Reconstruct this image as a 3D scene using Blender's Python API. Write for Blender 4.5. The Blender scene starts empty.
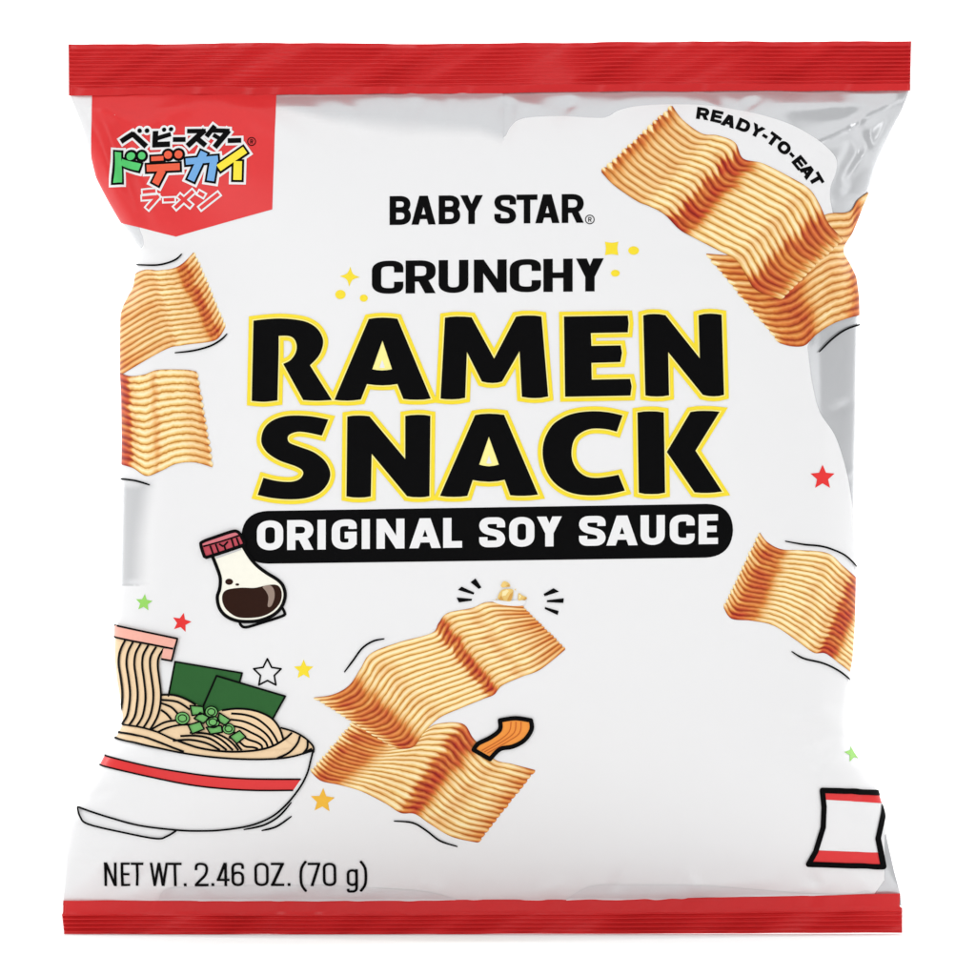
import bpy, math, random
import numpy as np
from mathutils import Vector
from mathutils.geometry import delaunay_2d_cdt

random.seed(4)
rng = np.random.default_rng(7)
sc = bpy.context.scene
COL = sc.collection
S = 0.000224                      # metres per design unit (the pack is about 19 cm wide)
CX, BASE = 488.0, 934.0           # design coordinates of the pack: x right, y down


# ---------------------------------------------------------------- camera, world, lamps
def camera():
    d = 3.0
    cam = bpy.data.objects.new('camera', bpy.data.cameras.new('camera'))
    COL.objects.link(cam)
    cam.location = (0, -d, (BASE - 488) * S)
    cam.rotation_euler = (math.pi / 2, 0, 0)
    cam.data.sensor_fit = 'HORIZONTAL'
    cam.data.sensor_width = 36
    cam.data.lens = 36 * d / (976 * S)
    cam.data.clip_start, cam.data.clip_end = 0.1, 100
    sc.camera = cam


camera()
world = bpy.data.worlds.new('World')
sc.world = world
world.use_nodes = True
bg = world.node_tree.nodes['Background']
bg.inputs['Color'].default_value = (0.99, 0.993, 1.0, 1)
bg.inputs['Strength'].default_value = 0.50


def area(name, loc, target, size, power, size_y=None, col=(1, 1, 1)):
    l = bpy.data.lights.new(name, 'AREA')
    l.energy = power
    l.color = col
    l.size = size
    if size_y:
        l.shape = 'RECTANGLE'
        l.size_y = size_y
    o = bpy.data.objects.new(name, l)
    COL.objects.link(o)
    o.location = loc
    o.rotation_euler = (Vector(target) - Vector(loc)).to_track_quat('-Z', 'Y').to_euler()
    return o


area('key_softbox', (-0.55, -1.3, 0.75), (0, 0, 0.1), 0.7, 4.5, 0.9)
area('side_softbox', (1.1, -0.8, 0.45), (0, 0, 0.1), 0.35, 1.1, 1.0)
area('low_fill_a', (-0.75, -1.3, 0.10), (-0.02, 0, 0.06), 0.4, 0.95)
area('low_fill_b', (0.75, -1.3, 0.10), (0.02, 0, 0.06), 0.4, 0.95)
area('overhead_softbox', (0, 0.25, 1.5), (0, 0.3, 0), 3.0, 19)
area('background_softbox_a', (-1.3, 0.7, 0.9), (-0.2, 1.9, 0.2), 0.8, 21)
area('background_softbox_b', (1.3, 0.7, 0.9), (0.2, 1.9, 0.2), 0.8, 21)
sc.view_settings.view_transform = 'Standard'
sc.view_settings.look = 'None'
sc.view_settings.exposure = 0
sc.view_settings.gamma = 1


# ---------------------------------------------------------------- materials
def lin(c):
    c = c / 255.0
    return c / 12.92 if c <= 0.04045 else ((c + 0.055) / 1.055) ** 2.4


def rgb(r, g, b):
    return (lin(r), lin(g), lin(b), 1)


MATS = {}


def setp(p, **kw):
    for k, v in kw.items():
        p.inputs[k].default_value = v


def ink(name, colour, rough=0.42, spec=0.18, var=0.03):
    """printed ink on film: flat colour with a faint print mottling"""
    if name in MATS:
        return MATS[name]
    m = bpy.data.materials.new(name)
    m.use_nodes = True
    nt = m.node_tree
    p = nt.nodes['Principled BSDF']
    setp(p, **{'Roughness': rough, 'Specular IOR Level': spec})
    tc = nt.nodes.new('ShaderNodeTexCoord')
    nz = nt.nodes.new('ShaderNodeTexNoise')
    nz.inputs['Scale'].default_value = 900
    nz.inputs['Detail'].default_value = 2
    mx = nt.nodes.new('ShaderNodeMix')
    mx.data_type = 'RGBA'
    c = colour
    mx.inputs[6].default_value = (c[0] * (1 - var), c[1] * (1 - var), c[2] * (1 - var), 1)
    mx.inputs[7].default_value = (min(1, c[0] * (1 + var)), min(1, c[1] * (1 + var)), min(1, c[2] * (1 + var)), 1)
    nt.links.new(tc.outputs['Object'], nz.inputs['Vector'])
    nt.links.new(nz.outputs['Fac'], mx.inputs[0])
    nt.links.new(mx.outputs[2], p.inputs['Base Color'])
    MATS[name] = m
    return m


BLACK = ink('black ink', (0.0025, 0.0025, 0.0028, 1), 0.6, 0.04)
WHITE = ink('white ink', (0.815, 0.815, 0.82, 1), 0.45, 0.3, 0.006)
RED = ink('red ink', (0.72, 0.038, 0.040, 1), 0.30, 0.22, 0.02)
SEALRED = ink('red seal film', (0.60, 0.018, 0.020, 1), 0.22, 0.3, 0.03)
YELLOW = ink('yellow ink', rgb(244, 220, 52))
PALE = ink('pale yellow ink', rgb(250, 240, 150))
TAN = ink('noodle ink', rgb(238, 208, 168))
PINK = ink('salmon ink', rgb(240, 176, 160))
NORI = ink('dark green ink', rgb(38, 94, 42), var=0.05)
NEGI = ink('leaf green ink', rgb(110, 180, 100))
GREEN = ink('light green ink', rgb(150, 212, 100))
STARRED = ink('star red ink', rgb(228, 52, 52))
STARORANGE = ink('amber ink', rgb(240, 185, 62))
LGREEN = ink('logo green ink', rgb(84, 200, 110))
LORANGE = ink('logo orange ink', rgb(232, 92, 62))
LBLUE = ink('logo blue ink', rgb(112, 168, 222))
LYELLOW = ink('logo yellow ink', rgb(246, 226, 60))
CREAM = ink('cream ink', rgb(244, 242, 228))
SOY = ink('soy brown ink', rgb(44, 20, 10), spec=0.08)
GLEAM = ink('gleam ink', rgb(150, 130, 118))
CAPRED = ink('cap pink ink', rgb(190, 72, 86))
CAPLIGHT = ink('cap light pink ink', rgb(214, 116, 126))
GREYINK = ink('grey ink', rgb(205, 205, 205))
CHIPOR = ink('orange ink', rgb(240, 150, 62))
CHIPLINE = ink('brown orange ink', rgb(205, 105, 40))


def film_mat():
    m = bpy.data.materials.new('pearl film')
    m.use_nodes = True
    nt = m.node_tree
    p = nt.nodes['Principled BSDF']
    setp(p, **{'Metallic': 0.5, 'Roughness': 0.22, 'Specular IOR Level': 0.5})
    p.inputs['Base Color'].default_value = (0.60, 0.61, 0.625, 1)
    tc = nt.nodes.new('ShaderNodeTexCoord')
    nz = nt.nodes.new('ShaderNodeTexNoise')
    nz.inputs['Scale'].default_value = 160
    nz.inputs['Detail'].default_value = 3
    bp = nt.nodes.new('ShaderNodeBump')
    bp.inputs['Strength'].default_value = 0.06
    bp.inputs['Distance'].default_value = 0.0008
    nt.links.new(tc.outputs['Object'], nz.inputs['Vector'])
    nt.links.new(nz.outputs['Fac'], bp.inputs['Height'])
    nt.links.new(bp.outputs['Normal'], p.inputs['Normal'])
    return m


FILM = film_mat()


# ---------------------------------------------------------------- shape of the pack
LEFT = [(88, 69), (93, 69), (100, 72), (122, 81), (153, 90.6), (177.5, 96.5), (200, 108), (222, 121), (238, 132), (248, 138.6),
        (256, 139), (264, 138), (277, 135.3), (288, 133.5), (298, 127.7), (306, 123.6), (315, 121), (340, 120.4), (370, 120.6),
        (396, 122), (440, 122.6), (482, 122), (540, 120.8), (585, 120), (625, 117.3), (656, 116.2), (679, 118.5), (705, 123),
        (718, 124.4), (726, 123.6), (733, 120), (740, 115.5), (757, 104.8), (766, 100.4), (790, 88), (807, 79.3), (821, 73),
        (855, 67), (886, 64.8), (901, 63), (905, 62.6)]
RIGHT = [(88, 910), (93, 908.5), (110, 902), (131, 891), (150, 882), (165, 876), (180, 872), (195, 867.6), (205, 863), (221, 857),
         (234, 851.5), (244, 844.5), (250, 842.8), (255, 843.8), (264, 849.5), (277, 855.8), (297, 858.6), (315, 859), (330, 858),
         (422, 857), (514, 855.4), (576, 855.4), (620, 854.5), (658, 852), (680, 848.4), (705, 845), (723, 844.2), (735, 845.6), (745, 849.5),
         (754, 854.6), (769, 866), (788, 876), (812, 883.4), (837, 887), (870, 894), (895, 900.4), (905, 901.5)]
YT, YB = 87.5, 905.5            # the film runs a little way in between the seals


def seam_top(x): return np.interp(x, [68, 170, 280, 500, 650, 911], [95.2, 94.5, 94.7, 92.9, 91.1, 90.3])
def seam_bottom(x): return np.interp(x, [62, 300, 600, 902], [900.6, 901.3, 899.3, 894.1])



_ly = np.array([p[0] for p in LEFT], float); _lx = np.array([p[1] for p in LEFT], float)
_ry = np.array([p[0] for p in RIGHT], float); _rx = np.array([p[1] for p in RIGHT], float)
_yy = np.arange(85.0, 908.0, 1.0)


def _smooth(a, n=9):
    k = np.hanning(n + 2)[1:-1]; k /= k.sum()
    return np.convolve(np.pad(a, n // 2, mode='edge'), k, mode='valid')


_L = _smooth(np.interp(_yy, _ly, _lx)); _R = _smooth(np.interp(_yy, _ry, _rx))


def leftx(y): return np.interp(y, _yy, _L)
def rightx(y): return np.interp(y, _yy, _R)


# creases pressed into the film: (x0, y0, x1, y1, height mm, half width)
CREASES = [(74, 100, 144, 250, 1.6, 8), (98, 104, 152, 232, -1.6, 11), (120, 130, 158, 225, 1.0, 8), (70, 98, 150, 128, 1.1, 8),
           (130, 132, 215, 92, 1.3, 12), (215, 90, 300, 140, 1.1, 14), (100, 140, 118, 200, 0.9, 6), (280, 100, 330, 124, 0.5, 12),
           (128, 250, 170, 240, -0.8, 9), (132, 262, 160, 255, 0.7, 6),
           (905, 98, 858, 124, 1.6, 8), (858, 124, 870, 160, 1.2, 6), (858, 124, 800, 150, 0.9, 9), (870, 160, 862, 205, -1.2, 9),
           (880, 112, 842, 190, -1.0, 10), (848, 178, 868, 150, 0.8, 5), (895, 104, 780, 108, 0.7, 10), (888, 120, 872, 172, 1.0, 6),
           (512, 92, 505, 135, -1.0, 9), (500, 92, 545, 112, 0.6, 9), (640, 92, 600, 112, 0.5, 10),
           (846, 252, 815, 262, -1.2, 8), (850, 275, 832, 300, 0.6, 8), (842, 240, 800, 210, 0.7, 10), (800, 318, 806, 340, 0.5, 5),
           (835, 320, 838, 520, -0.45, 9), (846, 300, 850, 470, 0.35, 5), (822, 340, 825, 440, 0.3, 8),
           (135, 300, 150, 340, 0.7, 8), (150, 380, 153, 480, -0.3, 8), (145, 500, 150, 586, -0.25, 6),
           (118, 586, 150, 584, -0.5, 4), (122, 715, 165, 735, -1.1, 9), (126, 725, 150, 690, 0.8, 8), (118, 742, 170, 760, 0.5, 10),
           (846, 728, 812, 742, -1.0, 9), (850, 740, 820, 700, 0.7, 9), (868, 770, 840, 790, 0.5, 8),
           (66, 892, 120, 850, 0.7, 10), (160, 900, 168, 880, 0.8, 7), (240, 902, 330, 882, 0.5, 9), (330, 902, 380, 890, 0.5, 7),
           (896, 890, 878, 842, 1.0, 7), (885, 895, 860, 850, -0.8, 8), (640, 900, 770, 880, 0.5, 10), (770, 900, 830, 886, 0.5, 8),
           (520, 902, 560, 886, 0.4, 8), (122, 330, 150, 318, -0.9, 6), (122, 420, 146, 408, 0.6, 6), (122, 452, 140, 462, -0.6, 5), (119, 640, 146, 655, -0.8, 7),
           (125, 700, 160, 712, 0.8, 6), (118, 745, 150, 735, -0.9, 5), (856, 400, 836, 412, -0.7, 6), (857, 470, 840, 478, 0.7, 5), (855, 560, 832, 552, -0.7, 6),
           (852, 640, 826, 652, 0.7, 6), (845, 712, 800, 716, 0.9, 7), (845, 735, 815, 765, -0.9, 6), (868, 775, 850, 800, 0.9, 5), (84, 800, 110, 790, -0.8, 6), (70, 850, 104, 862, 0.8, 6),
           (340, 98, 362, 130, 0.6, 9), (420, 98, 410, 126, -0.6, 8), (575, 96, 560, 116, -0.7, 7), (700, 94, 720, 116, 0.6, 8), (760, 96, 742, 112, -0.6, 6), (118, 892, 150, 870, -0.6, 7),
           (215, 900, 200, 876, 0.6, 7), (610, 896, 622, 872, -0.6, 8), (700, 896, 690, 874, 0.6, 7), (820, 892, 806, 868, -0.7, 7), (445, 902, 430, 884, 0.4, 8)]
_pk = rng.uniform(-1, 1, 260)


def pucker(x, sc_, seed):
    u = (x + 40 + seed * 7.3) / sc_
    i = np.floor(u).astype(int); f = u - i
    f = f * f * (3 - 2 * f)
    a = _pk[(i + seed * 13) % 260]; b = _pk[(i + 1 + seed * 13) % 260]
    return a * (1 - f) + b * f


def depth(x, y):
    """height of the front film above the mid plane in metres"""
    x = np.asarray(x, float); y = np.asarray(y, float)
    L = leftx(y); R = rightx(y)
    t = np.clip((x - (L + R) / 2) / ((R - L) / 2), -1, 1)
    yt, yb = seam_top(x), seam_bottom(x)
    s = np.clip((y - yt) / (yb - yt), 0, 1)
    q = np.abs(2 * s - 1)
    D = 0.023 * np.clip(1 - q ** 3.4, 0, 1) ** 0.85 + 0.0004
    p = 2.5 + 2.0 * q ** 4
    edge = np.clip(1 - np.abs(t) ** p, 0, 1)
    z = D * edge ** 0.6
    w = np.clip(edge * 3.0, 0, 1) * np.clip(np.minimum(y - yt, yb - y) / 14.0, 0, 1)
    a = np.zeros_like(z)
    for (x0, y0, x1, y1, h, r) in CREASES:
        dx, dy = x1 - x0, y1 - y0
        l2 = dx * dx + dy * dy
        k = ((x - x0) * dx + (y - y0) * dy) / l2
        kc = np.clip(k, 0, 1)
        d = np.hypot(x - x0 - kc * dx, y - y0 - kc * dy)
        a += h * 1.15 * np.exp(-(d / r) ** 2) * (0.35 + 0.65 * np.sin(np.pi * np.clip(kc * 0.9 + 0.05, 0, 1)))
    a += 0.55 * np.exp(-np.maximum(y - yt, 0) / 26.0) * (pucker(x + 0.25 * y, 24, 1) + 0.5 * pucker(x - 0.3 * y, 11, 2))
    a += 0.45 * np.exp(-np.maximum(yb - y, 0) / 20.0) * (pucker(x - 0.2 * y, 26, 3) + 0.5 * pucker(x, 12, 4))
    e = np.exp(-(1 - np.abs(t)) / 0.06)
    a += 0.30 * e * pucker(y + 0.3 * x, 30, 5)
    a += 0.30 * np.sin(x / 61.0 + 1.3 * np.sin(y / 97.0)) * np.sin(y / 74.0 + 0.8 + np.sin(x / 130.0))
    return z + a * 0.001 * w


def depth_normal(x, y):
    h = 0.6
    gx = (depth(x + h, y) - depth(x - h, y)) / (2 * h * S)
    gy = (depth(x, y + h) - depth(x, y - h)) / (2 * h * S)
    n = np.stack([-gx, -np.ones_like(gx), gy], -1)     # world: x right, -y to the front, z up
    return n / np.linalg.norm(n, axis=-1, keepdims=True)


def to_world(x, y, z):
    return np.stack([(x - CX) * S, -z, (BASE - y) * S], -1)


# ---------------------------------------------------------------- object helpers
def link(name, me, mat, parent):
    o = bpy.data.objects.new(name, me)
    COL.objects.link(o)
    if mat:
        me.materials.append(mat)
    if parent:
        o.parent = parent
    return o


def mesh_obj(name, verts, faces, mat, parent, normals=None, smooth=True):
    me = bpy.data.meshes.new(name)
    me.from_pydata([tuple(v) for v in verts], [], [tuple(f) for f in faces])
    if smooth:
        me.polygons.foreach_set('use_smooth', [True] * len(me.polygons))
    me.update()
    if normals is not None:
        me.normals_split_custom_set_from_vertices([tuple(n) for n in normals])
    return link(name, me, mat, parent)


bag = bpy.data.objects.new('snack_bag', None)
COL.objects.link(bag)
bag['label'] = 'puffed white snack bag with crimped red top and bottom seals, standing upright on white'
bag['category'] = 'snack bag'
LAYER = 0.00007


def on_bag(x, y, layer):
    y = np.clip(y, YT + 1.0, YB - 1.0)
    x = np.clip(x, leftx(y) + 0.25, rightx(y) - 0.25)
    n = depth_normal(x, y)
    return to_world(x, y, depth(x, y)) + n * (LAYER * (layer + 1)), n


def resample(pts, step=4.0, closed=True):
    out = []
    n = len(pts)
    for i in range(n if closed else n - 1):
        a, b = pts[i], pts[(i + 1) % n]
        k = max(1, int(math.hypot(b[0] - a[0], b[1] - a[1]) / step))
        for j in range(k):
            out.append((a[0] + (b[0] - a[0]) * j / k, a[1] + (b[1] - a[1]) * j / k))
    if not closed:
        out.append(pts[-1])
    return out


def printed(name, mat, polys, layer, parent=None, holes=(), grid=4.0, step=4.0):
    """a printed shape: the union of polygons minus holes, laid on the film"""
    vs, fs = [], []
    nsolid = len(polys)
    for pl in list(polys) + list(holes):
        if sum(pl[i - 1][0] * pl[i][1] - pl[i][0] * pl[i - 1][1] for i in range(len(pl))) < 0:
            pl = pl[::-1]                     # the triangulation wants every outline the same way round
        r = resample(pl, step)
        b = len(vs)
        vs.extend(r)
        fs.append(list(range(b, b + len(r))))
    if grid:
        xs = [v[0] for v in vs]; ys = [v[1] for v in vs]
        gx = np.arange(min(xs) + grid * 0.5, max(xs), grid); gy = np.arange(min(ys) + grid * 0.5, max(ys), grid)
        for yy in gy:
            for xx in gx:
                vs.append((xx, yy + 0.01))
        # extra points hugging the two side edges, where the film turns away steeply
        for yy in np.arange(max(min(ys), YT), min(max(ys), YB), 3.0):
            l, r_ = float(leftx(yy)), float(rightx(yy))
            for k in (0.4, 0.9, 1.6, 2.6, 4.0, 6.0, 9.0, 13.0, 18.0):
                for xx in (l + k, r_ - k):
                    if min(xs) < xx < max(xs):
                        vs.append((xx, float(yy) + 0.013))
    rv, re, rf, ov, oe, of = delaunay_2d_cdt([Vector(v) for v in vs], [], fs, 0, 1e-4, False)
    A = np.array([(v.x, v.y) for v in rv])
    cen = np.array([A[list(f)].mean(0) for f in rf])
    inside = np.zeros(len(cen), bool)
    for q, pl in enumerate(list(polys) + list(holes)):
        p = np.array(pl)
        m = np.where((cen[:, 0] > p[:, 0].min()) & (cen[:, 0] < p[:, 0].max()) & (cen[:, 1] > p[:, 1].min()) & (cen[:, 1] < p[:, 1].max()))[0]
        if not len(m): continue
        c = cen[m]
        odd = np.zeros(len(m), bool)
        for i in range(len(p)):
            (x0, y0), (x1, y1) = p[i - 1], p[i]
            if y0 == y1: continue
            cr = ((y0 > c[:, 1]) != (y1 > c[:, 1])) & (c[:, 0] < (x1 - x0) * (c[:, 1] - y0) / (y1 - y0) + x0)
            odd ^= cr
        if q < nsolid: inside[m[odd]] = True
        else: inside[m[odd]] = False
    keep = [f for f, k in zip(rf, inside) if k]
    used = sorted({i for f in keep for i in f})
    remap = {j: i for i, j in enumerate(used)}
    xy = np.array([(rv[i].x, rv[i].y) for i in used])
    co, n = on_bag(xy[:, 0], xy[:, 1], layer)
    faces = []
    for f in keep:
        g = [remap[i] for i in f]
        ar = sum(xy[g[i - 1]][0] * xy[g[i]][1] - xy[g[i]][0] * xy[g[i - 1]][1] for i in range(len(g)))
        faces.append(g[::-1] if ar > 0 else g)     # y runs down: every face turns to the front
    return mesh_obj(name, co, faces, mat, parent or bag, n)


# ---------------------------------------------------------------- 2-D drawing helpers
def Z(ox, oy, s, pts):
    return [(ox + p[0] / s, oy + p[1] / s) for p in pts]


def spline(pts, closed=False, n=8, sharp=()):
    """Catmull-Rom through the points; indices in sharp stay corners"""
    out = []
    m = len(pts)
    for i in range(m if closed else m - 1):
        p1, p2 = pts[i], pts[(i + 1) % m]
        p0 = pts[i - 1] if (closed or i > 0) else p1
        p3 = pts[(i + 2) % m] if (closed or i + 2 < m) else p2
        if i in sharp: p0 = p1
        if (i + 1) % m in sharp: p3 = p2
        for j in range(n):
            t = j / n
            out.append(tuple(0.5 * ((2 * p1[k]) + (-p0[k] + p2[k]) * t + (2 * p0[k] - 5 * p1[k] + 4 * p2[k] - p3[k]) * t * t
                                    + (-p0[k] + 3 * p1[k] - 3 * p2[k] + p3[k]) * t ** 3) for k in (0, 1)))
    if not closed:
        out.append(pts[-1])
    return out


def disc(x, y, rx, ry=None, n=20):
    ry = ry or rx
    return [(x + rx * math.cos(2 * math.pi * i / n), y + ry * math.sin(2 * math.pi * i / n)) for i in range(n)]


def stroke(pts, w, closed=False, caps='flat', taper=0):
    """polygons that together cover a stroke of width w"""
    out = []
    m = len(pts)
    h = w / 2
    def hw(i):
        if not taper: return h
        k = i / max(1, m - 1)
        return h * (1 - taper + taper * min(1, math.sin(math.pi * k) * 1.6))
    for i in range(m if closed else m - 1):
        a, b = pts[i], pts[(i + 1) % m]
        dx, dy = b[0] - a[0], b[1] - a[1]
        l = math.hypot(dx, dy)
        if l < 1e-6: continue
        nx, ny = -dy / l, dx / l
        ha, hb = hw(i), hw((i + 1))
        out.append([(a[0] + nx * ha, a[1] + ny * ha), (b[0] + nx * hb, b[1] + ny * hb), (b[0] - nx * hb, b[1] - ny * hb), (a[0] - nx * ha, a[1] - ny * ha)])
    rng_ = range(m) if closed or caps == 'round' else range(1, m - 1)
    for i in rng_:
        out.append(disc(pts[i][0] + 0.003, pts[i][1] + 0.002, hw(i) * 0.999, n=14 if w > 3 else 10))
    return out


def grow(poly, d, mitre=2.6):
    """the polygon plus a band of width d round it, corners mitred"""
    out = [poly]
    m = len(poly)
    ar = sum(poly[i][0] * poly[(i + 1) % m][1] - poly[(i + 1) % m][0] * poly[i][1] for i in range(m))
    sgn = 1 if ar > 0 else -1
    nrm = []
    for i in range(m):
        a, b = poly[i], poly[(i + 1) % m]
        l = math.hypot(b[0] - a[0], b[1] - a[1]) or 1e-9
        nrm.append(((b[1] - a[1]) / l * sgn, -(b[0] - a[0]) / l * sgn))
    for i in range(m):
        a, b = poly[i], poly[(i + 1) % m]
        n = nrm[i]
        out.append([a, b, (b[0] + n[0] * d, b[1] + n[1] * d), (a[0] + n[0] * d, a[1] + n[1] * d)])
        p = nrm[i - 1]
        cr = (p[0] * n[1] - p[1] * n[0]) * sgn
        if cr > 1e-4:
            bx, by = p[0] + n[0], p[1] + n[1]
            bl = math.hypot(bx, by)
            if bl > 1e-3:
                k = 2 * d / (bl * bl)
                ml = k * bl
                if ml > mitre * d:
                    k *= mitre * d / ml
                out.append([a, (a[0] + p[0] * d, a[1] + p[1] * d), (a[0] + bx * k, a[1] + by * k), (a[0] + n[0] * d, a[1] + n[1] * d)])
    return out


def rpath(pts, r, closed=False, n=6):
    """polyline with rounded corners"""
    out = []
    m = len(pts)
    for i in range(m):
        p = pts[i]
        if not closed and i in (0, m - 1):
            out.append(p); continue
        a, b = pts[i - 1], pts[(i + 1) % m]
        la = math.hypot(a[0] - p[0], a[1] - p[1]); lb = math.hypot(b[0] - p[0], b[1] - p[1])
        k = min(r, la * 0.5, lb * 0.5)
        s = (p[0] + (a[0] - p[0]) / la * k, p[1] + (a[1] - p[1]) / la * k)
        e = (p[0] + (b[0] - p[0]) / lb * k, p[1] + (b[1] - p[1]) / lb * k)
        for j in range(n + 1):
            t = j / n
            # quadratic pulled towards a circular arc
            c = 0.82
            q = ((s[0] + e[0]) / 2 + (p[0] - (s[0] + e[0]) / 2) * c * 1.0, (s[1] + e[1]) / 2 + (p[1] - (s[1] + e[1]) / 2) * c)
            out.append(((1 - t) ** 2 * s[0] + 2 * t * (1 - t) * (q[0] * .4 + p[0] * .6) + t * t * e[0],
                        (1 - t) ** 2 * s[1] + 2 * t * (1 - t) * (q[1] * .4 + p[1] * .6) + t * t * e[1]))
    return out


def glyph(ch, W, H, t, th=None, r=None):
    """letter outlines, y up from the baseline; t = stem width, th = bar thickness"""
    th = th or t
    kx = t / th
    w = W / kx
    t = th
    r = (r if r is not None else 0.34 * H)
    r = min(r, w * 0.5)
    h = t / 2
    P = []
    def bar(x0, x1, y0, y1): P.append([(x0, y0), (x1, y0), (x1, y1), (x0, y1)])
    def dg(x0, y0, x1, y1, ww): P.append([(x0 - ww / 2, y0), (x0 + ww / 2, y0), (x1 + ww / 2, y1), (x1 - ww / 2, y1)])
    def st(pts, closed=False, rr=r): P.extend(stroke(rpath(pts, rr, closed), t, closed))
    if ch == 'O' or ch == '0':
        st([(h, h), (w - h, h), (w - h, H - h), (h, H - h)], True)
    elif ch == 'C':
        st([(w - h, H * 0.64), (w - h, H - h), (h, H - h), (h, h), (w - h, h), (w - h, H * 0.36)])
    elif ch == 'G':
        st([(w - h, H * 0.68), (w - h, H - h), (h, H - h), (h, h), (w - h, h), (w - h, H * 0.42)])
        bar(w * 0.52, w, H * 0.36, H * 0.36 + t)
        bar(w - t, w, H * 0.15, H * 0.36 + t * .5)
    elif ch == 'S':
        st([(w - h, H * 0.66), (w - h, H - h), (h, H - h), (h, H * 0.57), (w - h, H * 0.43), (w - h, h), (h, h), (h, H * 0.34)], rr=min(r, H * .2))
    elif ch == 'U':
        st([(h, H), (h, h), (w - h, h), (w - h, H)])
    elif ch == 'B':
        bar(0, t, 0, H)
        st([(h, H - h), (w - h * 1.15, H - h), (w - h * 1.15, H * 0.52), (h, H * 0.52)], rr=H * .2)
        st([(h, H * 0.52), (w - h, H * 0.52), (w - h, h), (h, h)], rr=H * .2)
    elif ch == 'R':
        bar(0, t, 0, H)
        st([(h, H - h), (w - h, H - h), (w - h, H * 0.44), (h, H * 0.44)], rr=H * .24)
        dg(w * 0.55, H * 0.46, w - t * 0.56, 0, t * 1.12)
    elif ch == 'D':
        bar(0, t, 0, H)
        st([(h, H - h), (w - h, H - h), (w - h, h), (h, h)])
    elif ch == 'A':
        tw = t * 1.12
        dg(tw / 2, 0, w / 2 - tw * .08, H, tw); dg(w - tw / 2, 0, w / 2 + tw * .08, H, tw)
        bar(w * 0.24, w * 0.76, H * 0.19, H * 0.19 + t * 0.85)
    elif ch == 'Y':
        tw = t * 1.15
        bar(w / 2 - h, w / 2 + h, 0, H * 0.46)
        P.append([(0, H), (tw, H), (w / 2 + h, H * 0.44), (w / 2 - h, H * 0.44)])
        P.append([(w - tw, H), (w, H), (w / 2 + h, H * 0.44), (w / 2 - h, H * 0.44)])
    elif ch == 'T':
        bar(0, w, H - t, H); bar(w / 2 - h, w / 2 + h, 0, H - t * .5)
    elif ch == 'I':
        bar(0, w, 0, H)
    elif ch == 'L':
        bar(0, t, 0, H); bar(h, w, 0, t)
    elif ch == 'E':
        bar(0, t, 0, H); bar(h, w, 0, t * .95); bar(h, w, H - t * .95, H); bar(h, w * 0.93, H * 0.51 - h * .95, H * 0.51 + h * .95)
    elif ch == 'H':
        bar(0, t, 0, H); bar(w - t, w, 0, H); bar(h, w - h, H * 0.5 - h, H * 0.5 + h)
    elif ch == 'N':
        bar(0, t, 0, H); bar(w - t, w, 0, H)
        P.append([(0, H), (t * 1.05, H), (w, 0), (w - t * 1.05, 0)])
    elif ch == 'W':
        q = w * 0.27
        dg(t * .5, H, q, 0, t * .95); dg(w / 2, H, q, 0, t * .95); dg(w / 2, H, w - q, 0, t * .95); dg(w - t * .5, H, w - q, 0, t * .95)
    elif ch == 'Z':
        bar(0, w, 0, t); bar(0, w, H - t, H); dg(t * .6, t * .5, w - t * .6, H - t * .5, t * 1.2)
    elif ch == '2':
        st([(h, H * 0.68), (h, H - h), (w - h, H - h), (w - h, H * 0.52), (h * 1.1, t * .8)], rr=r)
        bar(0, w, 0, t)
    elif ch == '4':
        bar(w * .70 - h, w * .70 + h, 0, H); bar(0, w, H * .22, H * .22 + t)
        dg(h, H * .25, w * .70 - h * .3, H, t * 1.1)
    elif ch == '6':
        st([(h, h), (w - h, h), (w - h, H * .58), (h, H * .58)], True)
        st([(h, H * .3), (h, H - h), (w - h, H - h), (w - h, H * .74)])
    elif ch == '7':
        bar(0, w, H - t, H); P.append([(w - t, H - t * .5), (w, H - t * .5), (w * .45, 0), (w * .45 - t * 1.1, 0)])
    elif ch == '(':
        P.extend(stroke(spline([(w, H * 1.06), (h * .6, H * .72), (h * .6, H * .10), (w, -H * .22)]), t))
    elif ch == ')':
        P.extend(stroke(spline([(0, H * 1.06), (w - h * .6, H * .72), (w - h * .6, H * .10), (0, -H * .22)]), t))
    elif ch == 'g':
        x = H * .72
        st([(h, h), (w - h, h), (w - h, x - h), (h, x - h)], True)
        st([(w - h, x), (w - h, -H * .24), (h, -H * .24), (h, -H * .12)])
    elif ch == '.':
        bar(0, w, 0, t * 1.25)
    elif ch == '-':
        bar(0, w, H * .36, H * .36 + t)
    return [[(x * kx, y) for (x, y) in pl] for pl in P]


def text_line(items, y0, y1, H, t, th=None, r=None):
    """items: (char, left x, right x); the baseline runs from y0 at the first to y1 at the last"""
    xa, xb = items[0][1], items[-1][2]
    out = []
    for ch, a, b in items:
        for pl in glyph(ch, b - a, H, t, th, r):
            q = []
            for (gx, gy) in pl:
                x = a + gx
                q.append((x, y0 + (y1 - y0) * (x - xa) / (xb - xa) - gy))
            out.append(q)
    return out


def star(x, y, R, rot=0, ratio=0.46, n=5):
    return [(x + (R if i % 2 == 0 else R * ratio) * math.sin(math.pi * i / n + rot), y - (R if i % 2 == 0 else R * ratio) * math.cos(math.pi * i / n + rot)) for i in range(2 * n)]


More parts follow.
